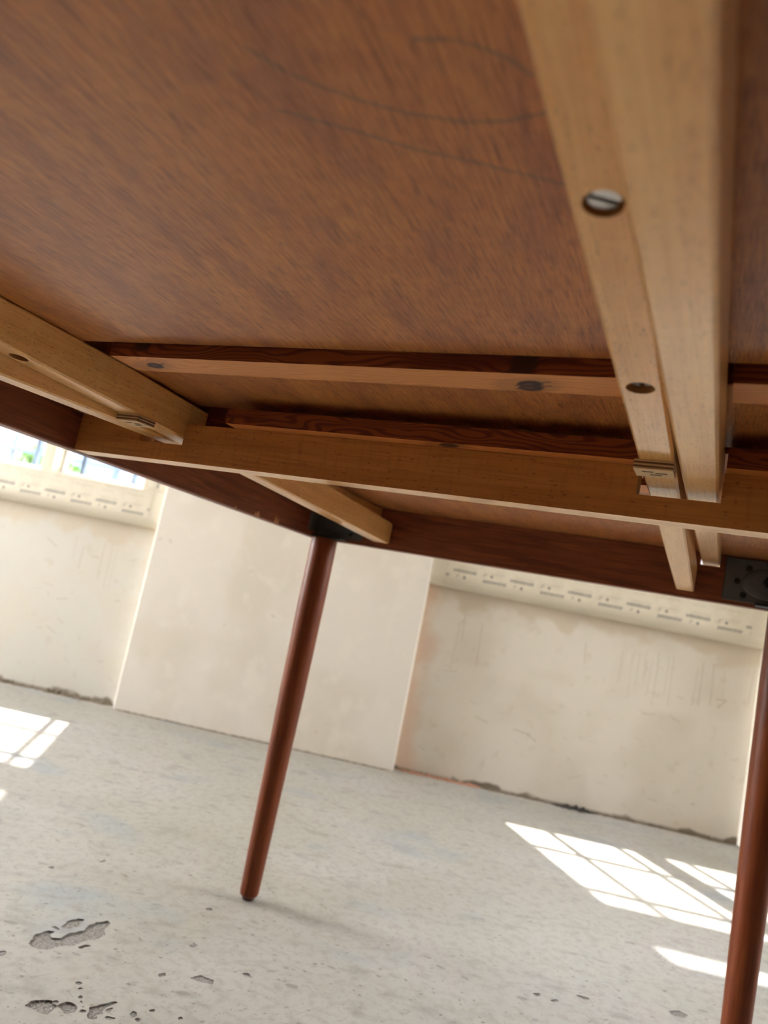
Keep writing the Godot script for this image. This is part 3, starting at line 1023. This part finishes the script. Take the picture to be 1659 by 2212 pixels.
		lathe(st, PackedVector2Array([Vector2(0.0, 0.0), Vector2(0.0095, 0.0), Vector2(0.0105, 0.002), Vector2(0.0105, 0.007), Vector2(0, 0.007)]), 24, Basis.IDENTITY, Vector3(c[0] - TABLE_X, 0, TABLE_Z - c[1]))
		part("glide", st.commit(), M.glide, leg)
	# steel corner brackets at the far end
	for s in [1.0, -1.0]:
		var xc := xl if s > 0.0 else xr
		var reach := 0.096 if s > 0.0 else 0.111
		var x0 := xc
		var x1: float = xc + s * reach
		var bk := part("corner_bracket", tbar(Vector3(minf(x0, x1), 0.121, zf - 0.0028), Vector3(maxf(x0, x1), 0.1835, zf - 0.0002), 0.0006), M.iron, t)
		part("flange", tbar(Vector3(xc if s > 0.0 else xc - 0.0028, 0.125, zf - 0.034), Vector3(xc + 0.0028 if s > 0.0 else xc, 0.1585, zf - 0.003), 0.0006, Vector3(0, 0, 1)), M.iron, bk)
		var cx: float = xc + s * 0.052
		st = begin()
		lathe(st, PackedVector2Array([Vector2(0.036, 0.0), Vector2(0.034, 0.002), Vector2(0.026, 0.0045), Vector2(0.014, 0.006), Vector2(0.0, 0.0065)]), 40, Basis(Vector3.RIGHT, PI / 2) * Basis.from_scale(Vector3(1, 1, 0.62)), tp(cx, 0.150, zf - 0.0028))
		part("dome", st.commit(), M.iron, bk)
		st = begin()
		lathe(st, PackedVector2Array([Vector2(0.009, 0.0), Vector2(0.009, 0.005), Vector2(0.007, 0.0065), Vector2(0.0, 0.0065)]), 6, Basis(Vector3.RIGHT, PI / 2), tp(cx, 0.152, zf - 0.0085))
		part("nut", st.commit(), M.iron_dark, bk)
		for q in [[0.094, 0.150], [0.080, 0.170], [0.084, 0.131]]:
			st = begin()
			lathe(st, PackedVector2Array([Vector2(0.0042, 0.0), Vector2(0.0036, 0.0012), Vector2(0.0, 0.0014)]), 16, Basis(Vector3.RIGHT, PI / 2), tp(xc + s * float(q[0]) * reach / 0.111, q[1], zf - 0.0028))
			part("bolt_head", st.commit(), M.iron_dark, bk)
		# tongue folded out over the head of the leg
		part("tongue", tbar(Vector3(xc + s * 0.026 - 0.03 + (0.012 if s > 0.0 else -0.012), 0.1165, zf - 0.03), Vector3(xc + s * 0.026 + 0.03 + (0.012 if s > 0.0 else -0.012), 0.1195, zf - 0.003), 0.0006), M.iron_dark, bk)

# a rail seen from the front with slots open at the top
func notched(x0: float, x1: float, y0: float, y1: float, gaps: Array, floor_y: float) -> PackedVector2Array:
	var p := PackedVector2Array([Vector2(x0, y0), Vector2(x1, y0), Vector2(x1, y1)])
	for i in range(gaps.size() - 1, -1, -1):
		p.append_array([Vector2(gaps[i][1], y1), Vector2(gaps[i][1], floor_y), Vector2(gaps[i][0], floor_y), Vector2(gaps[i][0], y1)])
	p.append(Vector2(x0, y1))
	for i in p.size(): p[i] = p[i] + Vector2(-TABLE_X, EYE)
	return p
